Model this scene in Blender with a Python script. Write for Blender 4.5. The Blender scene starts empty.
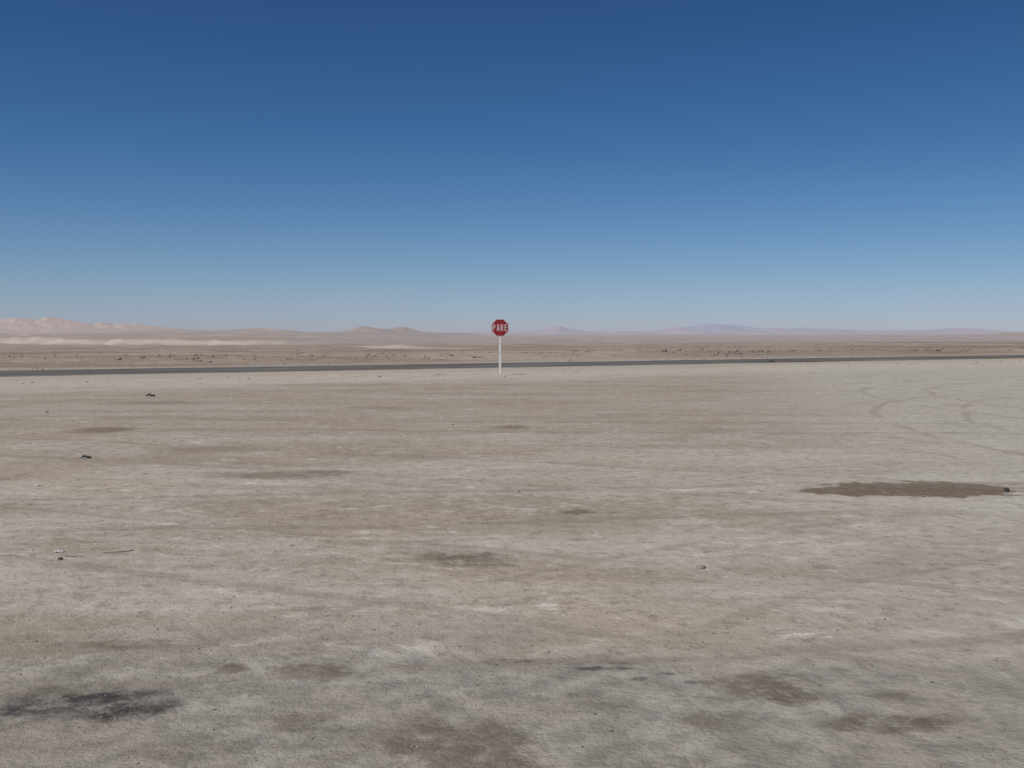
import bpy, math, random, bmesh
import numpy as np
from mathutils import Vector, Matrix
random.seed(4); rng=np.random.default_rng(7)
S=bpy.context.scene
S.view_settings.view_transform='Standard'; S.view_settings.look='None'; S.view_settings.exposure=0

# ---------------------------------------------------------------- node helpers
class G:
    def __init__(s,mat):
        mat.use_nodes=True; s.nt=mat.node_tree; s.n=s.nt.nodes; s.l=s.nt.links
        s.n.clear()
    def put(s,sock,v):
        if isinstance(v,bpy.types.NodeSocket): s.l.new(v,sock)
        elif v is not None: sock.default_value=v
    def math(s,op,a,b=None,c=None,clamp=False):
        n=s.n.new('ShaderNodeMath'); n.operation=op; n.use_clamp=clamp
        s.put(n.inputs[0],a)
        if b is not None: s.put(n.inputs[1],b)
        if c is not None: s.put(n.inputs[2],c)
        return n.outputs[0]
    def mul(s,*a):
        r=a[0]
        for b in a[1:]: r=s.math('MULTIPLY',r,b)
        return r
    def vm(s,op,a,b=None,out=0):
        n=s.n.new('ShaderNodeVectorMath'); n.operation=op
        s.put(n.inputs[0],a)
        if b is not None: s.put(n.inputs[1],b)
        return n.outputs[out]
    def noise(s,vec,scale,detail=4,rough=.55,dist=0,col=False):
        n=s.n.new('ShaderNodeTexNoise'); s.put(n.inputs['Vector'],vec)
        n.inputs['Scale'].default_value=scale; n.inputs['Detail'].default_value=detail
        n.inputs['Roughness'].default_value=rough; n.inputs['Distortion'].default_value=dist
        return n.outputs[1 if col else 0]
    def mr(s,v,a,b,c=0.,d=1.,smooth=True):
        n=s.n.new('ShaderNodeMapRange'); n.clamp=True
        n.interpolation_type='SMOOTHSTEP' if smooth else 'LINEAR'
        s.put(n.inputs[0],v)
        for i,x in zip((1,2,3,4),(a,b,c,d)): s.put(n.inputs[i],x)
        return n.outputs[0]
    def mix(s,f,a,b,mode='MIX'):
        n=s.n.new('ShaderNodeMix'); n.data_type='RGBA'; n.blend_type=mode
        s.put(n.inputs[0],f)
        for i,x in ((6,a),(7,b)):
            if isinstance(x,(tuple,list)): x=tuple(x)+((1.,) if len(x)==3 else ())
            s.put(n.inputs[i],x)
        return n.outputs[2]
    def out(s,col,rough=.9,bump=None,spec=.2,metal=0):
        b=s.n.new('ShaderNodeBsdfPrincipled'); o=s.n.new('ShaderNodeOutputMaterial')
        if isinstance(col,(tuple,list)): col=tuple(col)+(1.,)
        s.put(b.inputs['Base Color'],col); s.put(b.inputs['Roughness'],rough)
        b.inputs['Specular IOR Level'].default_value=spec; b.inputs['Metallic'].default_value=metal
        if bump is not None: s.l.new(bump,b.inputs['Normal'])
        s.l.new(b.outputs[0],o.inputs[0])
    def bump(s,h,strength,dist,prev=None):
        n=s.n.new('ShaderNodeBump'); s.put(n.inputs['Strength'],strength); n.inputs['Distance'].default_value=dist
        s.l.new(h,n.inputs['Height'])
        if prev is not None: s.l.new(prev,n.inputs['Normal'])
        return n.outputs[0]
    def pos(s):
        return s.n.new('ShaderNodeNewGeometry').outputs['Position']

# ---------------------------------------------------------------- numpy noise
_perm=rng.permutation(512)
_val=rng.random(512)
def vnoise(x,y):
    xi=np.floor(x).astype(np.int64); yi=np.floor(y).astype(np.int64)
    xf=x-xi; yf=y-yi
    u=xf*xf*xf*(xf*(xf*6-15)+10); v=yf*yf*yf*(yf*(yf*6-15)+10)
    h=lambda a,b:_val[_perm[(_perm[a&511]+b)&511]]
    return (h(xi,yi)*(1-u)+h(xi+1,yi)*u)*(1-v)+(h(xi,yi+1)*(1-u)+h(xi+1,yi+1)*u)*v
def fbm(x,y,o=4,g=.5):
    t=0;a=1;n=0
    for i in range(o):
        t=t+a*(vnoise(x+17.3*i,y-9.1*i)-.5); n+=a; a*=g; x=x*2.03; y=y*2.03
    return t/n*2
def ss(a,b,x):
    t=np.clip((x-a)/(b-a),0,1); return t*t*(3-2*t)

RN=np.array([-.4767,.8791]); RD=np.array([.8791,.4767]); ROADC=43.8
def H(x,y):
    r=np.hypot(x,y); d=RN[0]*x+RN[1]*y
    z=.022*fbm(x/2.4,y/1.6,3)*ss(2,8,r)+.03*fbm(x/11,y/6,3)
    yy=np.maximum(y,0)
    z=z-.0112*np.clip(d-62,0,1700)*ss(0,200,yy)
    z=z+14.5*ss(1900,8500,yy)
    b=np.exp(-((d-64-4*fbm(x/40,y/40,2))/3.5)**2)
    z=z+b*(.2+.35*np.clip(fbm(x/5,y/5,4)+.2,0,1))
    z=z+.4*fbm(x/14,y/14,4)*ss(66,130,d)
    z=z+1.8*fbm(x/130,y/90,4)*ss(150,600,d)
    z=z+3.0*fbm(x/500,y/420,5)*ss(700,2500,d)
    e=1950+170*fbm(x/260,y/900,4)+60*fbm(x/60,3.3+0*y,3)
    lf=ss(-260,-560,x)
    z=z+lf*(11.5+4*fbm(x/300,y/300,3))*ss(e-35,e+45,y)
    e2=2900+200*fbm(x/300+5,y/900,4)
    z=z+ss(-500,-900,x)*8*ss(e2-50,e2+70,y)
    def hill(cx,cy,sx,sy,h,rg=.6,sc=150):
        q=np.abs((x-cx)/sx)**1.7+np.abs((y-cy)/sy)**2
        return h*np.exp(-q)*(1+rg*(.7-1.6*np.abs(fbm(x/sc,y/sc,5))))
    z=z+hill(-1930,4100,290,420,42)+hill(-2500,4300,430,400,46)+hill(-1600,4300,140,300,16)+hill(-1420,4600,180,300,8)
    z=z+hill(-1150,4700,170,300,17)+hill(-1320,5200,150,300,10)
    z=z+hill(-740,5000,90,300,22)+hill(-560,5100,70,300,19)+hill(-650,5200,180,300,12)+hill(-420,5300,120,300,8)
    z=z+hill(2050,3700,370,500,22)+hill(2700,3700,400,500,34)+hill(1500,4200,230,300,8)
    return z

# ---------------------------------------------------------------- terrain sheet
fr=np.linspace(-42,42,1000); side=np.linspace(42,318,90)[1:-1]
ang=np.radians(np.concatenate([fr,side])); NA=len(ang)
rad=np.concatenate([np.geomspace(.6,400,420),np.geomspace(400,30000,330)[1:]]); NR=len(rad)
A,R=np.meshgrid(ang,rad); X=R*np.sin(A); Y=R*np.cos(A); Z=H(X,Y)
co=np.stack([X,Y,Z],-1).reshape(-1,3)
co=np.vstack([co,[[0,0,H(np.array([0.]),np.array([0.]))[0]]]])
i=np.arange(NR-1)[:,None]*NA; j=np.arange(NA)[None,:]; j2=(j+1)%NA
quads=np.stack([i+j,i+j2,i+NA+j2,i+NA+j],-1).reshape(-1,4)[:,::-1]
c=len(co)-1
tris=np.stack([np.full(NA,c),np.arange(NA),(np.arange(NA)+1)%NA],-1)[:,::-1]
me=bpy.data.meshes.new('desert_ground')
def fill(me,co,polys):
    me.vertices.add(len(co)); me.vertices.foreach_set('co',np.asarray(co,dtype=np.float32).ravel())
    loops=np.concatenate([p.ravel() for p in polys]); tot=np.concatenate([np.full(len(p),p.shape[1]) for p in polys])
    st=np.concatenate([[0],np.cumsum(tot)[:-1]])
    me.loops.add(len(loops)); me.loops.foreach_set('vertex_index',loops.astype(np.int32))
    me.polygons.add(len(tot)); me.polygons.foreach_set('loop_start',st.astype(np.int32))
    me.update(calc_edges=True); me.validate()
fill(me,co,[quads,tris])
me.polygons.foreach_set('use_smooth',np.ones(len(me.polygons),dtype=bool))
ground=bpy.data.objects.new('desert_ground',me); S.collection.objects.link(ground)
if me.polygons[1000].normal.z<0: me.flip_normals()

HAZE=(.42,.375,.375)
m=bpy.data.materials.new('packed_salt_soil'); g=G(m); P=g.pos()
sep=g.n.new('ShaderNodeSeparateXYZ'); g.l.new(P,sep.inputs[0]); px,py=sep.outputs[0],sep.outputs[1]
P2=g.vm('MULTIPLY',P,(1,1,0))
dd=g.vm('DOT_PRODUCT',P2,(RN[0],RN[1],0),out=1)
streak=g.vm('MULTIPLY',P,(.25,1,0)); streak2=g.vm('MULTIPLY',P,(.6,1,0))
nA=g.noise(streak,.6,4,.62,.4); nB=g.noise(P2,.22,3,.6,.3); nC=g.noise(streak2,1.7,5,.72,.5); nD=g.noise(P2,7,4,.78); nE=g.noise(P2,.9,4,.65)
wn=g.noise(P2,3.6,6,.7,0,True)
wv=g.vm('SUBTRACT',wn,(.5,.5,.5))
ws=g.n.new('ShaderNodeSeparateXYZ'); g.l.new(wn,ws.inputs[0]); nF,nG=ws.outputs[2],ws.outputs[0]
col=g.mix(g.mr(nA,.35,.65),(.345,.287,.222),(.47,.425,.355))
col=g.mix(g.mul(g.mr(nB,.48,.66),.6),col,(.43,.345,.26))
col=g.mix(g.mul(g.mr(nC,.52,.70),.5),col,(.255,.21,.16))
col=g.mix(g.mul(g.mr(nC,.46,.30),.55),col,(.56,.52,.45))
farb=g.mul(g.mr(g.math('ADD',py,g.mul(nB,8)),13,24),g.mr(dd,36,30))
col=g.mix(g.mul(farb,.5),col,(.33,.265,.205))
rt=g.mr(g.math('ADD',g.math('SUBTRACT',px,g.mul(py,.2)),g.mul(nE,3)),1.0,6.)
col=g.mix(g.mul(rt,.55),col,(.50,.47,.415))
shn=g.math('ADD',dd,g.mul(nB,9))
col=g.mix(g.mul(g.mr(shn,34,39),g.mr(dd,52,48),.7),col,(.50,.445,.375))
col=g.mix(g.mul(g.mr(nE,.54,.68),.45),col,(.29,.235,.175))
# salt crust flecks
sf=g.mr(g.noise(streak2,2.6,7,.8,.7),.55,.64)
col=g.mix(g.mul(sf,g.mr(nE,.60,.42),.65),col,(.68,.635,.56))
col=g.mix(g.mul(g.mr(nF,.56,.68),.35),col,(.24,.20,.155))
# fine grain
col=g.mix(g.mul(g.mr(nD,.50,.70),.6),col,(.175,.148,.115))
col=g.mix(g.mul(g.mr(nD,.46,.30),.45),col,(.64,.59,.515))
# hard worn apron close by
ape=g.math('ADD',py,g.math('ADD',g.mul(g.math('SUBTRACT',nE,.5),.9),g.mul(g.math('SUBTRACT',nC,.5),.6)))
ap=g.mul(g.mr(ape,5.2,4.85),g.mr(py,-30,-29))
apcol=g.mix(g.mr(nG,.34,.66),(.235,.212,.18),(.41,.375,.32))
apcol=g.mix(g.mul(g.mr(nE,.5,.64),.5),apcol,(.28,.23,.172))
apcol=g.mix(g.mul(g.mr(nD,.42,.62),.5),apcol,(.165,.148,.126))
col=g.mix(g.mul(ap,.78),col,apcol)
bd=g.mul(g.mr(ape,4.9,5.15),g.mr(ape,5.9,5.25),g.mr(nC,.36,.56),g.mr(px,1.8,-.3,.2,1.))
col=g.mix(g.mul(bd,.5),col,(.20,.16,.12))
def stains(lst,warp):
    acc=None
    w=g.vm('MULTIPLY',wv,(warp,warp*1.3,0))
    for (cx,cy,rx,ry,soft,st) in lst:
        v=g.vm('MULTIPLY',g.vm('SUBTRACT',P2,(cx,cy,0)),(1/rx,1/ry,0))
        L=g.vm('LENGTH',g.vm('ADD',v,w),out=1)
        k=g.mul(g.mr(L,1+soft,1-soft),st)
        acc=k if acc is None else g.math('MAXIMUM',acc,k)
    return acc
s_mid=stains([(4.35,10.62,1.02,.54,.13,.95),(3.65,10.45,.62,.26,.15,.9),(-2.72,11.6,.72,.30,.5,.65),(-2.2,11.9,.4,.2,.5,.7),
              (-7.03,17.1,.5,.6,.5,.75),(0.0,17.5,.28,.4,.6,.65),(-4.58,14.2,.5,.4,.7,.35),(-8.5,24,.9,.8,.7,.4),(3.4,17.0,.4,.4,.7,.35),(-3.0,22,.6,.7,.7,.3)],1.5)
s_nr=stains([(-.385,7.33,.36,.24,.55,.7),(-.2,7.2,.2,.12,.5,.6),(.62,9.42,.15,.13,.5,.8),
             (-1.38,4.88,.08,.07,.45,.75),(-.97,4.88,.20,.13,.55,.65),(-.91,4.2,.17,.13,.5,.45),(-.28,4.02,.30,.24,.2,.62),(-.05,3.8,.22,.2,.2,.62),
             (1.19,4.66,.26,.14,.55,.7),(1.28,4.52,.12,.07,.5,.85),(1.6,4.2,.30,.10,.5,.75),(.85,4.25,.15,.12,.6,.5),(1.75,4.55,.1,.07,.6,.5),
             (-2.3,4.1,.3,.2,.6,.45),(.1,5.0,.5,.05,.6,.4),(-1.9,5.25,.5,.08,.6,.4),(.3,4.4,.25,.1,.7,.3),(-1.3,3.9,.2,.12,.7,.4)],2.0)
s_blk=stains([(-1.98,4.47,.32,.14,.6,.95),(-1.72,4.32,.26,.10,.6,.95),(-2.2,4.33,.2,.08,.5,.9),(-1.62,4.46,.12,.10,.6,.6),(.40,4.9,.20,.03,.5,.75),(.06,5.0,.05,.025,.4,.6),(.62,4.75,.05,.02,.5,.75),(.75,4.82,.04,.02,.5,.75),(.55,4.98,.06,.02,.5,.6),(.85,4.7,.03,.02,.5,.7)],2.5)
tex=g.mr(nD,.32,.58,.35,1)
col=g.mix(g.mul(s_mid,g.mr(nD,.3,.5,.65,1)),col,(.165,.122,.083))
col=g.mix(g.mul(s_nr,tex),col,(.13,.104,.075))
col=g.mix(g.mul(s_blk,g.mr(nD,.32,.58,.35,1)),col,(.052,.048,.046))
# tyre arcs
aw=g.mul(nB,1.0); am=g.mul(g.mr(nE,.33,.55),g.mr(dd,37,33))
acc=None
for (cx,cy,r0,w,st) in [(22,16,14,.12,.38),(22,16,15.7,.12,.36),(24,24,13.5,.13,.36),(24,24,15.2,.13,.34),(-60,-140,163,.18,.42),(-60,-140,164.8,.18,.4),(30,-260,271,.13,.5),(30,-260,272.7,.13,.48),(30,-150,156.6,.09,.5),(30,-150,158.3,.09,.46),(-40,-90,106,.1,.4),(-40,-90,104.3,.1,.4),(4,90,72,.2,.4),(4,90,73.9,.2,.4),(9,-4,13,.08,.35),(9,-4,14.6,.08,.35)]:
    L=g.math('ADD',g.vm('LENGTH',g.vm('SUBTRACT',P2,(cx,cy,0)),out=1),aw)
    k=g.mul(g.mr(g.math('ABSOLUTE',g.math('SUBTRACT',L,r0)),w,w*.4),st)
    acc=k if acc is None else g.math('MAXIMUM',acc,k)
col=g.mix(g.mul(acc,am),col,(.245,.205,.16))
hh=g.math('ADD',g.mul(nD,.042),g.mul(g.noise(P2,48,3,.75),.007))
b=g.bump(hh,.85,1.0)
g.out(col,.95,b,.08)
me.materials.append(m)

m2=bpy.data.materials.new('desert_plain_soil'); g=G(m2); P=g.pos()
sep=g.n.new('ShaderNodeSeparateXYZ'); g.l.new(P,sep.inputs[0]); px,py=sep.outputs[0],sep.outputs[1]
P2=g.vm('MULTIPLY',P,(1,1,0)); rr=g.vm('LENGTH',P2,out=1)
dd=g.vm('DOT_PRODUCT',P2,(RN[0],RN[1],0),out=1)
Ph=g.vm('MULTIPLY',P,(.5,1,0))
fn=g.noise(Ph,.045,6,.68,.3); fn2=g.noise(P2,.005,5,.6,.4); fn3=g.noise(Ph,.012,5,.7)
fcol=g.mix(g.mr(fn,.38,.62),(.25,.192,.147),(.39,.315,.245))
fcol=g.mix(g.mul(g.mr(fn3,.46,.62),.6),fcol,(.46,.38,.305))
fcol=g.mix(g.mul(g.mr(fn2,.45,.6),.55),fcol,(.23,.175,.14))
fine=g.noise(P2,.6,5,.75); fcol=g.mix(g.mul(g.mr(fine,.53,.68),.6),fcol,(.15,.11,.085))
fcol=g.mix(g.mul(g.mr(fine,.44,.3),.6),fcol,(.52,.45,.38))
fcol=g.mix(g.mul(g.mr(g.math('ADD',dd,g.mul(fn,8)),60,53),.8),fcol,(.46,.40,.33))
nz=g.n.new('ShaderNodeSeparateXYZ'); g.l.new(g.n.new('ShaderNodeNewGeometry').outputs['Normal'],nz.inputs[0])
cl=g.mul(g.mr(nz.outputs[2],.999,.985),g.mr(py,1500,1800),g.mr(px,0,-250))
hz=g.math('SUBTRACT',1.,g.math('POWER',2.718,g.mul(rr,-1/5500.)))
fcol=g.mix(hz,fcol,HAZE)  # aerial haze painted into the soil colour, growing with distance
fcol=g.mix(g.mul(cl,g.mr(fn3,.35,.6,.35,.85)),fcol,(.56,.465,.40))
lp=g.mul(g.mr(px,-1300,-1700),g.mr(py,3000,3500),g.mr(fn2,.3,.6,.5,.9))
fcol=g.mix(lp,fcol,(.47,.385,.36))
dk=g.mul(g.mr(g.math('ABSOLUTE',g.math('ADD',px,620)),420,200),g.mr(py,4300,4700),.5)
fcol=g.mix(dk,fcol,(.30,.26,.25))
tk=g.math('ABSOLUTE',g.math('SUBTRACT',px,g.math('MULTIPLY_ADD',py,-.118,g.mul(g.math('SINE',g.mul(py,.011)),8))))
tk=g.mul(g.mr(tk,11,6),g.mul(g.mr(py,150,220),g.mr(py,800,550)))
fcol=g.mix(g.mul(tk,.8),fcol,(.56,.485,.40))
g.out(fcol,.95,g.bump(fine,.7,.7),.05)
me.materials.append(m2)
cen=np.empty(len(me.polygons)*3,dtype=np.float32); me.polygons.foreach_get('center',cen); cen=cen.reshape(-1,3)
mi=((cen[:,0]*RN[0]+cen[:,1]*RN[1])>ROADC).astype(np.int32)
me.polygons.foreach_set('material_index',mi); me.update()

# ---------------------------------------------------------------- road
def strip(name,prof,t0,t1,n,mat):
    ts=np.linspace(t0,t1,n); vs=[];fs=[]
    for t in ts:
        for (o,z) in prof:
            p=RD*t+RN*(ROADC+o); vs.append((p[0],p[1],z))
    k=len(prof)
    for a in range(n-1):
        for q in range(k-1):
            fs.append((a*k+q,(a+1)*k+q,(a+1)*k+q+1,a*k+q+1)[::-1])
    me=bpy.data.meshes.new(name); me.from_pydata(vs,[],fs); me.update()
    if me.polygons[0].normal.z<0: me.flip_normals()
    o=bpy.data.objects.new(name,me); S.collection.objects.link(o); me.materials.append(mat); return o
ma=bpy.data.materials.new('asphalt'); g=G(ma); P=g.pos()
off=g.math('SUBTRACT',g.vm('DOT_PRODUCT',P,(RN[0],RN[1],0),out=1),ROADC)
al=g.vm('DOT_PRODUCT',P,(RD[0],RD[1],0),out=1)
cmb=g.n.new('ShaderNodeCombineXYZ'); g.l.new(g.mul(al,.08),cmb.inputs[0]); g.l.new(off,cmb.inputs[1])
c=g.mix(g.mr(g.noise(cmb.outputs[0],1.4,5),.35,.65),(.085,.078,.07),(.185,.168,.148))
ed=g.math('ADD',g.math('ABSOLUTE',off),g.mul(g.noise(P,.6,5,.65),1.1))
c=g.mix(g.mr(ed,3.5,4.3),c,(.40,.345,.28))
g.out(c,.9,g.bump(g.noise(P,40,3,.7),.4,.01),.08)
strip('asphalt_road',[(-5.4,-.12),(-3.7,.11),(-1.8,.135),(0,.15),(1.8,.135),(3.7,.11),(5.4,-.12)],-900,1500,500,ma)
mw=bpy.data.materials.new('worn_road_paint'); g=G(mw); P=g.pos()
g.out(g.mix(g.mr(g.noise(P,2.5,6,.7),.4,.6),(.26,.24,.21),(.55,.53,.48)),.8)
vs=[];fs=[]
def quad(t0,t1,o0,o1,z):
    k=len(vs)
    for t,o in((t0,o0),(t1,o0),(t1,o1),(t0,o1)):
        p=RD*t+RN*(ROADC+o); vs.append((p[0],p[1],z+.005))
    fs.append((k,k+1,k+2,k+3))
t=-300
while t<600:
    quad(t,t+3,-.06,.06,.1505); t+=9
me2=bpy.data.meshes.new('road_marking'); me2.from_pydata(vs,[],fs); me2.materials.append(mw)
S.collection.objects.link(bpy.data.objects.new('road_marking',me2))

# ---------------------------------------------------------------- stones
bm=bmesh.new(); bmesh.ops.create_icosphere(bm,subdivisions=1,radius=1)
ICOV=np.array([v.co[:] for v in bm.verts]); ICOF=np.array([[v.index for v in f.verts] for f in bm.faces]); bm.free()
bm=bmesh.new(); bmesh.ops.create_icosphere(bm,subdivisions=2,radius=1)
ICO2V=np.array([v.co[:] for v in bm.verts]); ICO2F=np.array([[v.index for v in f.verts] for f in bm.faces]); bm.free()
def stones(name,pts,sizes,mat,flat=.55,hi=False):
    V0,F0=(ICO2V,ICO2F) if hi else (ICOV,ICOF)
    n=len(pts); k=len(V0)
    sc=sizes[:,None]*np.stack([.7+.7*rng.random(n),.6+.6*rng.random(n),flat*(.6+.6*rng.random(n))],-1)
    V=V0[None]*(1+.5*(rng.random((n,k,1))-.5))*sc[:,None]
    a=rng.random(n)*6.283; ca,sa=np.cos(a)[:,None],np.sin(a)[:,None]
    W=np.stack([V[...,0]*ca-V[...,1]*sa,V[...,0]*sa+V[...,1]*ca,V[...,2]],-1)
    z=H(pts[:,0],pts[:,1])
    W[...,0]+=pts[:,0:1]; W[...,1]+=pts[:,1:2]; W[...,2]+=(z+sc[:,2]*.2)[:,None]
    F=(F0[None]+(np.arange(n)*k)[:,None,None]).reshape(-1,3)
    me=bpy.data.meshes.new(name); fill(me,W.reshape(-1,3),[F]); me.materials.append(mat)
    o=bpy.data.objects.new(name,me); S.collection.objects.link(o); return o
ms=bpy.data.materials.new('stone'); g=G(ms); P=g.pos()
c=g.mix(g.mr(g.noise(P,3.7,3),.35,.65),(.21,.17,.13),(.34,.29,.235))
c=g.mix(g.mr(g.noise(g.vm('ADD',P,(40,3,0)),5.1,2),.58,.66),c,(.09,.075,.065))
g.out(c,.9,g.bump(g.noise(P,90,3),.5,.004),.1)
def field(n,r0,r1,amax=40,pw=1.):
    r=np.exp(np.log(r0)+(np.log(r1)-np.log(r0))*rng.random(n)**pw); a=np.radians((rng.random(n)*2-1)*amax)
    return np.stack([r*np.sin(a),r*np.cos(a)],-1)
p=field(8000,2.8,30); p=p[(p@RN)<38]
stones('gravel',p,.002+.008*rng.random(len(p))**3,ms)
p=field(22,7,34); p=p[(p@RN)<37]; stones('scattered_stones',p,.012+.025*rng.random(len(p))**2,ms,hi=True)
def along(n,o0,o1,t0,t1):
    t=t0+(t1-t0)*rng.random(n); o=o0+(o1-o0)*rng.random(n)
    return t[:,None]*RD+(ROADC+o)[:,None]*RN
p=np.vstack([along(350,-7.5,-5.2,-60,120),along(700,5,10,-60,140),along(4600,14,26,-90,330),along(3400,26,120,-120,400)])
k=vnoise(p[:,0]/9,p[:,1]/9)>.40; p=p[k]
d=p@RN
stones('roadside_rubble',p,.03+.16*rng.random(len(p))**2.5*np.where(d>55,1,.25)*(1+.6*(p[:,0]>5)),ms,.6)

md=bpy.data.materials.new('dark_debris_mat'); g=G(md); P=g.pos(); g.out(g.mix(g.noise(P,20,3),(.03,.028,.026),(.07,.065,.06)),.8,g.bump(g.noise(P,50,3),.5,.005))
def strip_debris(name,cx,cy,L,w,h,rot,mat,bend=.15,seg=10):
    bm=bmesh.new(); rows=[]
    for i in range(seg+1):
        t=i/seg-.5; x=t*L; yb=bend*L*(t*t*4-1)+random.uniform(-.1,.1)*w; hh=h*(.6+.6*random.random()); ww=w*(.6+.5*random.random())*(1-.5*abs(2*t)**3)
        zc=.6*h*math.sin((t+.5)*math.pi*1.4)
        rows.append([bm.verts.new((x,yb+a*ww/2,max(0,zc)+b)) for a,b in((-1,0),(-.8,hh*.8),(.1,hh),(.9,hh*.7),(1,0))])
    for a,b in zip(rows,rows[1:]):
        for q in range(4): bm.faces.new((a[q],b[q],b[q+1],a[q+1]))
    bm.faces.new(rows[0]); bm.faces.new(rows[-1][::-1])
    bmesh.ops.recalc_face_normals(bm,faces=bm.faces)
    me=bpy.data.meshes.new(name); bm.to_mesh(me); bm.free(); me.materials.append(mat)
    o=bpy.data.objects.new(name,me); S.collection.objects.link(o)
    o.location=(cx,cy,float(H(np.array([cx]),np.array([cy]))[0])+.002); o.rotation_euler=(0,0,rot); return o
strip_debris('dark_debris',-5.67,13.25,.13,.06,.028,.3,md)
strip_debris('dark_debris',-9.6,26.5,.22,.12,.05,.1,md)  # stands in for a rock
strip_debris('dark_debris',5.2,10.45,.05,.05,.025,.8,md)  # stands in for a dark stone beside the puddle stain
strip_debris('dark_debris',14.2,55.0,.8,.3,.14,.5,md)
mwood=bpy.data.materials.new('dry_wood'); g=G(mwood); g.out(g.mix(g.noise(g.pos(),30,3),(.16,.13,.10),(.26,.21,.16)),.9)
strip_debris('dry_stick',-3.0,7.55,.22,.008,.006,.5,mwood,.06)
strip_debris('dry_stick',-3.3,7.4,.10,.007,.005,-.2,mwood,.1)
mp=bpy.data.materials.new('paper_scrap'); g=G(mp); g.out(g.mix(g.noise(g.pos(),12,3),(.5,.47,.42),(.68,.66,.62)),.8)
strip_debris('paper_litter',-3.45,7.55,.07,.04,.010,.2,mp)
strip_debris('paper_litter',-5.15,10.8,.07,.05,.012,.9,mp)
strip_debris('plastic_scrap',-3.32,7.28,.03,.03,.014,.9,md)
strip_debris('paper_litter',-.30,39.4,.14,.08,.06,.9,mp)

# ---------------------------------------------------------------- distant mountains
def mountains(name,dist,x0,x1,peaks,base,c1,c2,seed):
    n=600; nr=26; xs=np.linspace(x0,x1,n); dep=dist*.22
    U,V=np.meshgrid(xs,np.linspace(-1,1,nr)); Yd=dist+V*dep/2
    h=np.zeros_like(U)
    for (cx,w,hh) in peaks: h=h+hh*np.exp(-np.abs((U-cx)/w)**1.5)
    rid=1-np.abs(fbm(U/(dist*.02)+seed,Yd/(dist*.02),5,.55))
    rid2=fbm(U/(dist*.045)+seed*3,Yd/(dist*.09),5,.55)
    Zz=(h)*(1-np.abs(V)**1.4)*(.3+.8*rid)+base*(1+2.2*rid2)*(1-V*V)-25*np.abs(V)**3
    e=ss(0,.06,(U-x0)/(x1-x0))*ss(0,.06,(x1-U)/(x1-x0)); Zz=Zz*e-20*(1-e)
    co=np.stack([U,Yd,Zz],-1).reshape(-1,3)
    i=np.arange(nr-1)[:,None]*n; j=np.arange(n-1)[None,:]
    q=np.stack([i+j,i+j+1,i+n+j+1,i+n+j],-1).reshape(-1,4)
    me=bpy.data.meshes.new(name); fill(me,co,[q])
    me.polygons.foreach_set('use_smooth',np.ones(len(me.polygons),dtype=bool))
    mt=bpy.data.materials.new(name+'_hazed_rock'); g=G(mt)  # pale tints hold aerial haze painted into the rock colour
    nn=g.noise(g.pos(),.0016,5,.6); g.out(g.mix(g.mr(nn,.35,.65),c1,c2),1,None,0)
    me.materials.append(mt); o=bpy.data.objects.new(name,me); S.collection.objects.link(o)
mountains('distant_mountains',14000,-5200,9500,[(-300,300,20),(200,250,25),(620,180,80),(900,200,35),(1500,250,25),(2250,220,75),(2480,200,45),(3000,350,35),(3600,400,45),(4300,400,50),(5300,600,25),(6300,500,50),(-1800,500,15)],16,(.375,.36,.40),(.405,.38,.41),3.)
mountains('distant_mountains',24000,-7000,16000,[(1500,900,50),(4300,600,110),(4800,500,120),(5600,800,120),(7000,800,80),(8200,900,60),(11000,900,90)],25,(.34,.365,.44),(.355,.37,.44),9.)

# ---------------------------------------------------------------- stop sign
sign=bpy.data.objects.new('stop_sign',None); S.collection.objects.link(sign)
SX,SY=-.48,40.2; sign.location=(SX,SY,float(H(np.array([SX]),np.array([SY]))[0])); sign.rotation_euler=(0,0,math.radians(2))
def addmesh(name,bm,mat):
    me=bpy.data.meshes.new(name); bm.to_mesh(me); bm.free(); me.materials.append(mat)
    o=bpy.data.objects.new(name,me); S.collection.objects.link(o); o.parent=sign; return o
def M(name,fn):
    m=bpy.data.materials.new(name); g=G(m); fn(g); return m
mred=M('faded_red_sheeting',lambda g:g.out(g.mix(g.mr(g.noise(g.pos(),7,5),.35,.7),(.27,.018,.028),(.34,.04,.045)),.5,None,.3))
mwh=M('white_sheeting',lambda g:g.out((.66,.64,.62),.5))
mpost=M('painted_post',lambda g:g.out(g.mix(g.mr(g.noise(g.pos(),5,5,.7),.5,.75),(.74,.73,.70),(.52,.48,.42)),.6,g.bump(g.noise(g.pos(),40,3),.2,.004)))
mgal=M('galvanised',lambda g:g.out(g.mix(g.noise(g.pos(),15,3),(.3,.3,.3),(.42,.42,.42)),.45,None,.5,.6))
mcon=M('concrete',lambda g:g.out(g.mix(g.noise(g.pos(),9,5),(.26,.23,.19),(.38,.34,.29)),.9,g.bump(g.noise(g.pos(),30,4),.5,.01)))
def octo(bm,ap,y0,y1,zc):
    R=ap/math.cos(math.pi/8)
    a=[bm.verts.new((R*math.cos(math.pi/8+k*math.pi/4),y0,zc+R*math.sin(math.pi/8+k*math.pi/4))) for k in range(8)]
    b=[bm.verts.new((v.co.x,y1,v.co.z)) for v in a]
    bm.faces.new(a); bm.faces.new(b[::-1])
    for k in range(8): bm.faces.new((a[k],b[k],b[(k+1)%8],a[(k+1)%8]))
    bmesh.ops.recalc_face_normals(bm,faces=bm.faces)
ZC=1.915; AP=.335
bm=bmesh.new(); octo(bm,AP,-.052,-.049,ZC); addmesh('white_border_plate',bm,mwh)
bm=bmesh.new(); octo(bm,AP-.010,-.0545,-.0525,ZC); addmesh('red_face',bm,mred)
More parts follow.
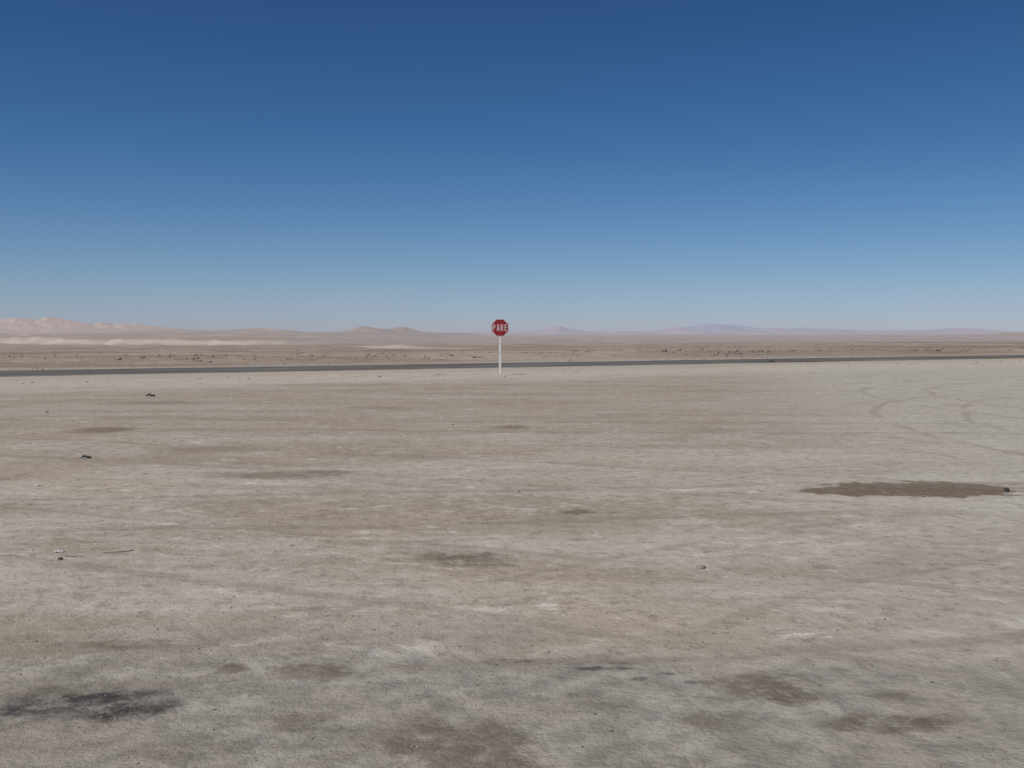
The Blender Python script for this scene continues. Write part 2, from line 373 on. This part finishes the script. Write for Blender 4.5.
bm=bmesh.new(); octo(bm,AP-.004,-.0485,-.046,ZC); addmesh('back_plate',bm,mgal)
KK=[0]; ZS=1.22
def letter(ch,ox,s):
    bm=L
    def bar(x0,z0,x1,z1,t):
        dx,dz=x1-x0,z1-z0; l=math.hypot(dx,dz); nx,nz=-dz/l*t/2,dx/l*t/2
        KK[0]+=1; y=-.0555-.0002*KK[0]
        vs=[bm.verts.new((ox+(x)*s,y,ZC+(z-.5)*s*ZS)) for x,z in((x0+nx,z0+nz),(x0-nx,z0-nz),(x1-nx,z1-nz),(x1+nx,z1+nz))]
        f=bm.faces.new(vs); f.normal_update()
        if f.normal.y>0: f.normal_flip()
    T=.125
    if ch in 'PR':
        bar(T/2,0,T/2,1,T); bar(0,1-T/2,.36,1-T/2,T); bar(0,.47,.36,.47,T); bar(.42,.52,.42,.90,T)
        bar(.34,.95,.44,.86,T*.8); bar(.34,.46,.44,.56,T*.8)
        if ch=='R': bar(.20,.47,.46,0,T)
    if ch=='A': bar(.07,0,.24,1,T); bar(.46,0,.29,1,T); bar(.12,.28,.42,.28,T*.8)
    if ch=='E': bar(T/2,0,T/2,1,T); bar(0,1-T/2,.46,1-T/2,T); bar(0,.5,.40,.5,T); bar(0,T/2,.46,T/2,T)
L=bmesh.new(); s=.205; wd=.53*s; gap=.24*s; x=-(4*wd+3*gap)/2
for ch in 'PARE': letter(ch,x,s); x+=wd+gap
addmesh('pare_lettering',L,mwh)
def box(x0,x1,y0,y1,z0,z1,bev=.006):
    bm=bmesh.new(); bmesh.ops.create_cube(bm,size=1)
    for v in bm.verts: v.co=Vector(((x0+x1)/2+v.co.x*(x1-x0),(y0+y1)/2+v.co.y*(y1-y0),(z0+z1)/2+v.co.z*(z1-z0)))
    if bev: bmesh.ops.bevel(bm,geom=bm.edges[:],offset=bev,segments=2,affect='EDGES')
    return bm
addmesh('post',box(-.046,.046,-.04,.04,-.3,2.14),mpost)
addmesh('bracket_upper',box(-.15,.15,-.0455,-.0405,2.03,2.07,0),mgal)
addmesh('bracket_lower',box(-.15,.15,-.0455,-.0405,1.76,1.80,0),mgal)
bm=bmesh.new(); bmesh.ops.create_cone(bm,cap_ends=True,segments=20,radius1=.15,radius2=.09,depth=.04,matrix=Matrix.Translation((0.02,0,.005)))
for v in bm.verts: v.co+=Vector((random.uniform(-.02,.02),random.uniform(-.02,.02),random.uniform(-.006,.006)))
addmesh('concrete_footing',bm,mcon)

# ---------------------------------------------------------------- light & sky
EL,AZ=math.radians(57),math.radians(222)
W=bpy.data.worlds.new('World'); S.world=W; W.use_nodes=True; nt=W.node_tree; nt.nodes.clear()
sky=nt.nodes.new('ShaderNodeTexSky'); sky.sky_type='NISHITA'; sky.sun_disc=False
sky.sun_elevation=EL; sky.sun_rotation=AZ; sky.altitude=1500; sky.air_density=1.0; sky.dust_density=.6; sky.ozone_density=2.0
tc=nt.nodes.new('ShaderNodeTexCoord'); sx=nt.nodes.new('ShaderNodeSeparateXYZ'); nt.links.new(tc.outputs['Generated'],sx.inputs[0])
mrn=nt.nodes.new('ShaderNodeMapRange'); mrn.inputs[1].default_value=0; mrn.inputs[2].default_value=.5; nt.links.new(sx.outputs[2],mrn.inputs[0])
rp=nt.nodes.new('ShaderNodeValToRGB'); nt.links.new(mrn.outputs[0],rp.inputs[0])
stops=[(0.0,(.60,.64,.94)),(.028,(.585,.65,.92)),(.09,(.545,.645,.85)),(.166,(.47,.615,.81)),(.36,(.29,.515,.735)),(.62,(.225,.43,.66)),(1.,(.25,.45,.68))]
e=rp.color_ramp.elements
while len(e)<len(stops): e.new(.5)
for k,(p_,c_) in enumerate(stops): e[k].position=p_
for k,(p_,c_) in enumerate(stops): e[k].color=c_+(1,)
mx=nt.nodes.new('ShaderNodeMix'); mx.data_type='RGBA'; mx.blend_type='MULTIPLY'; mx.inputs[0].default_value=1
nt.links.new(sky.outputs[0],mx.inputs[6]); nt.links.new(rp.outputs[0],mx.inputs[7])
bg=nt.nodes.new('ShaderNodeBackground'); bg.inputs[1].default_value=.085
o=nt.nodes.new('ShaderNodeOutputWorld'); nt.links.new(mx.outputs[2],bg.inputs[0]); nt.links.new(bg.outputs[0],o.inputs[0])
ld=bpy.data.lights.new('sun','SUN'); ld.energy=3.3; ld.angle=math.radians(.53); ld.color=(1,.955,.89)
lo=bpy.data.objects.new('sun',ld); S.collection.objects.link(lo)
sd=Vector((math.sin(AZ)*math.cos(EL),math.cos(AZ)*math.cos(EL),math.sin(EL)))
lo.rotation_euler=sd.to_track_quat('Z','Y').to_euler(); lo.location=sd*50
# ---------------------------------------------------------------- camera
cd=bpy.data.cameras.new('camera'); cam=bpy.data.objects.new('camera',cd); S.collection.objects.link(cam); S.camera=cam
cd.sensor_width=36; cd.lens=1000/1024*36; cd.clip_start=.05; cd.clip_end=80000
cam.location=(0,0,1.65); cam.rotation_euler=(math.radians(90-2.86),0,0)
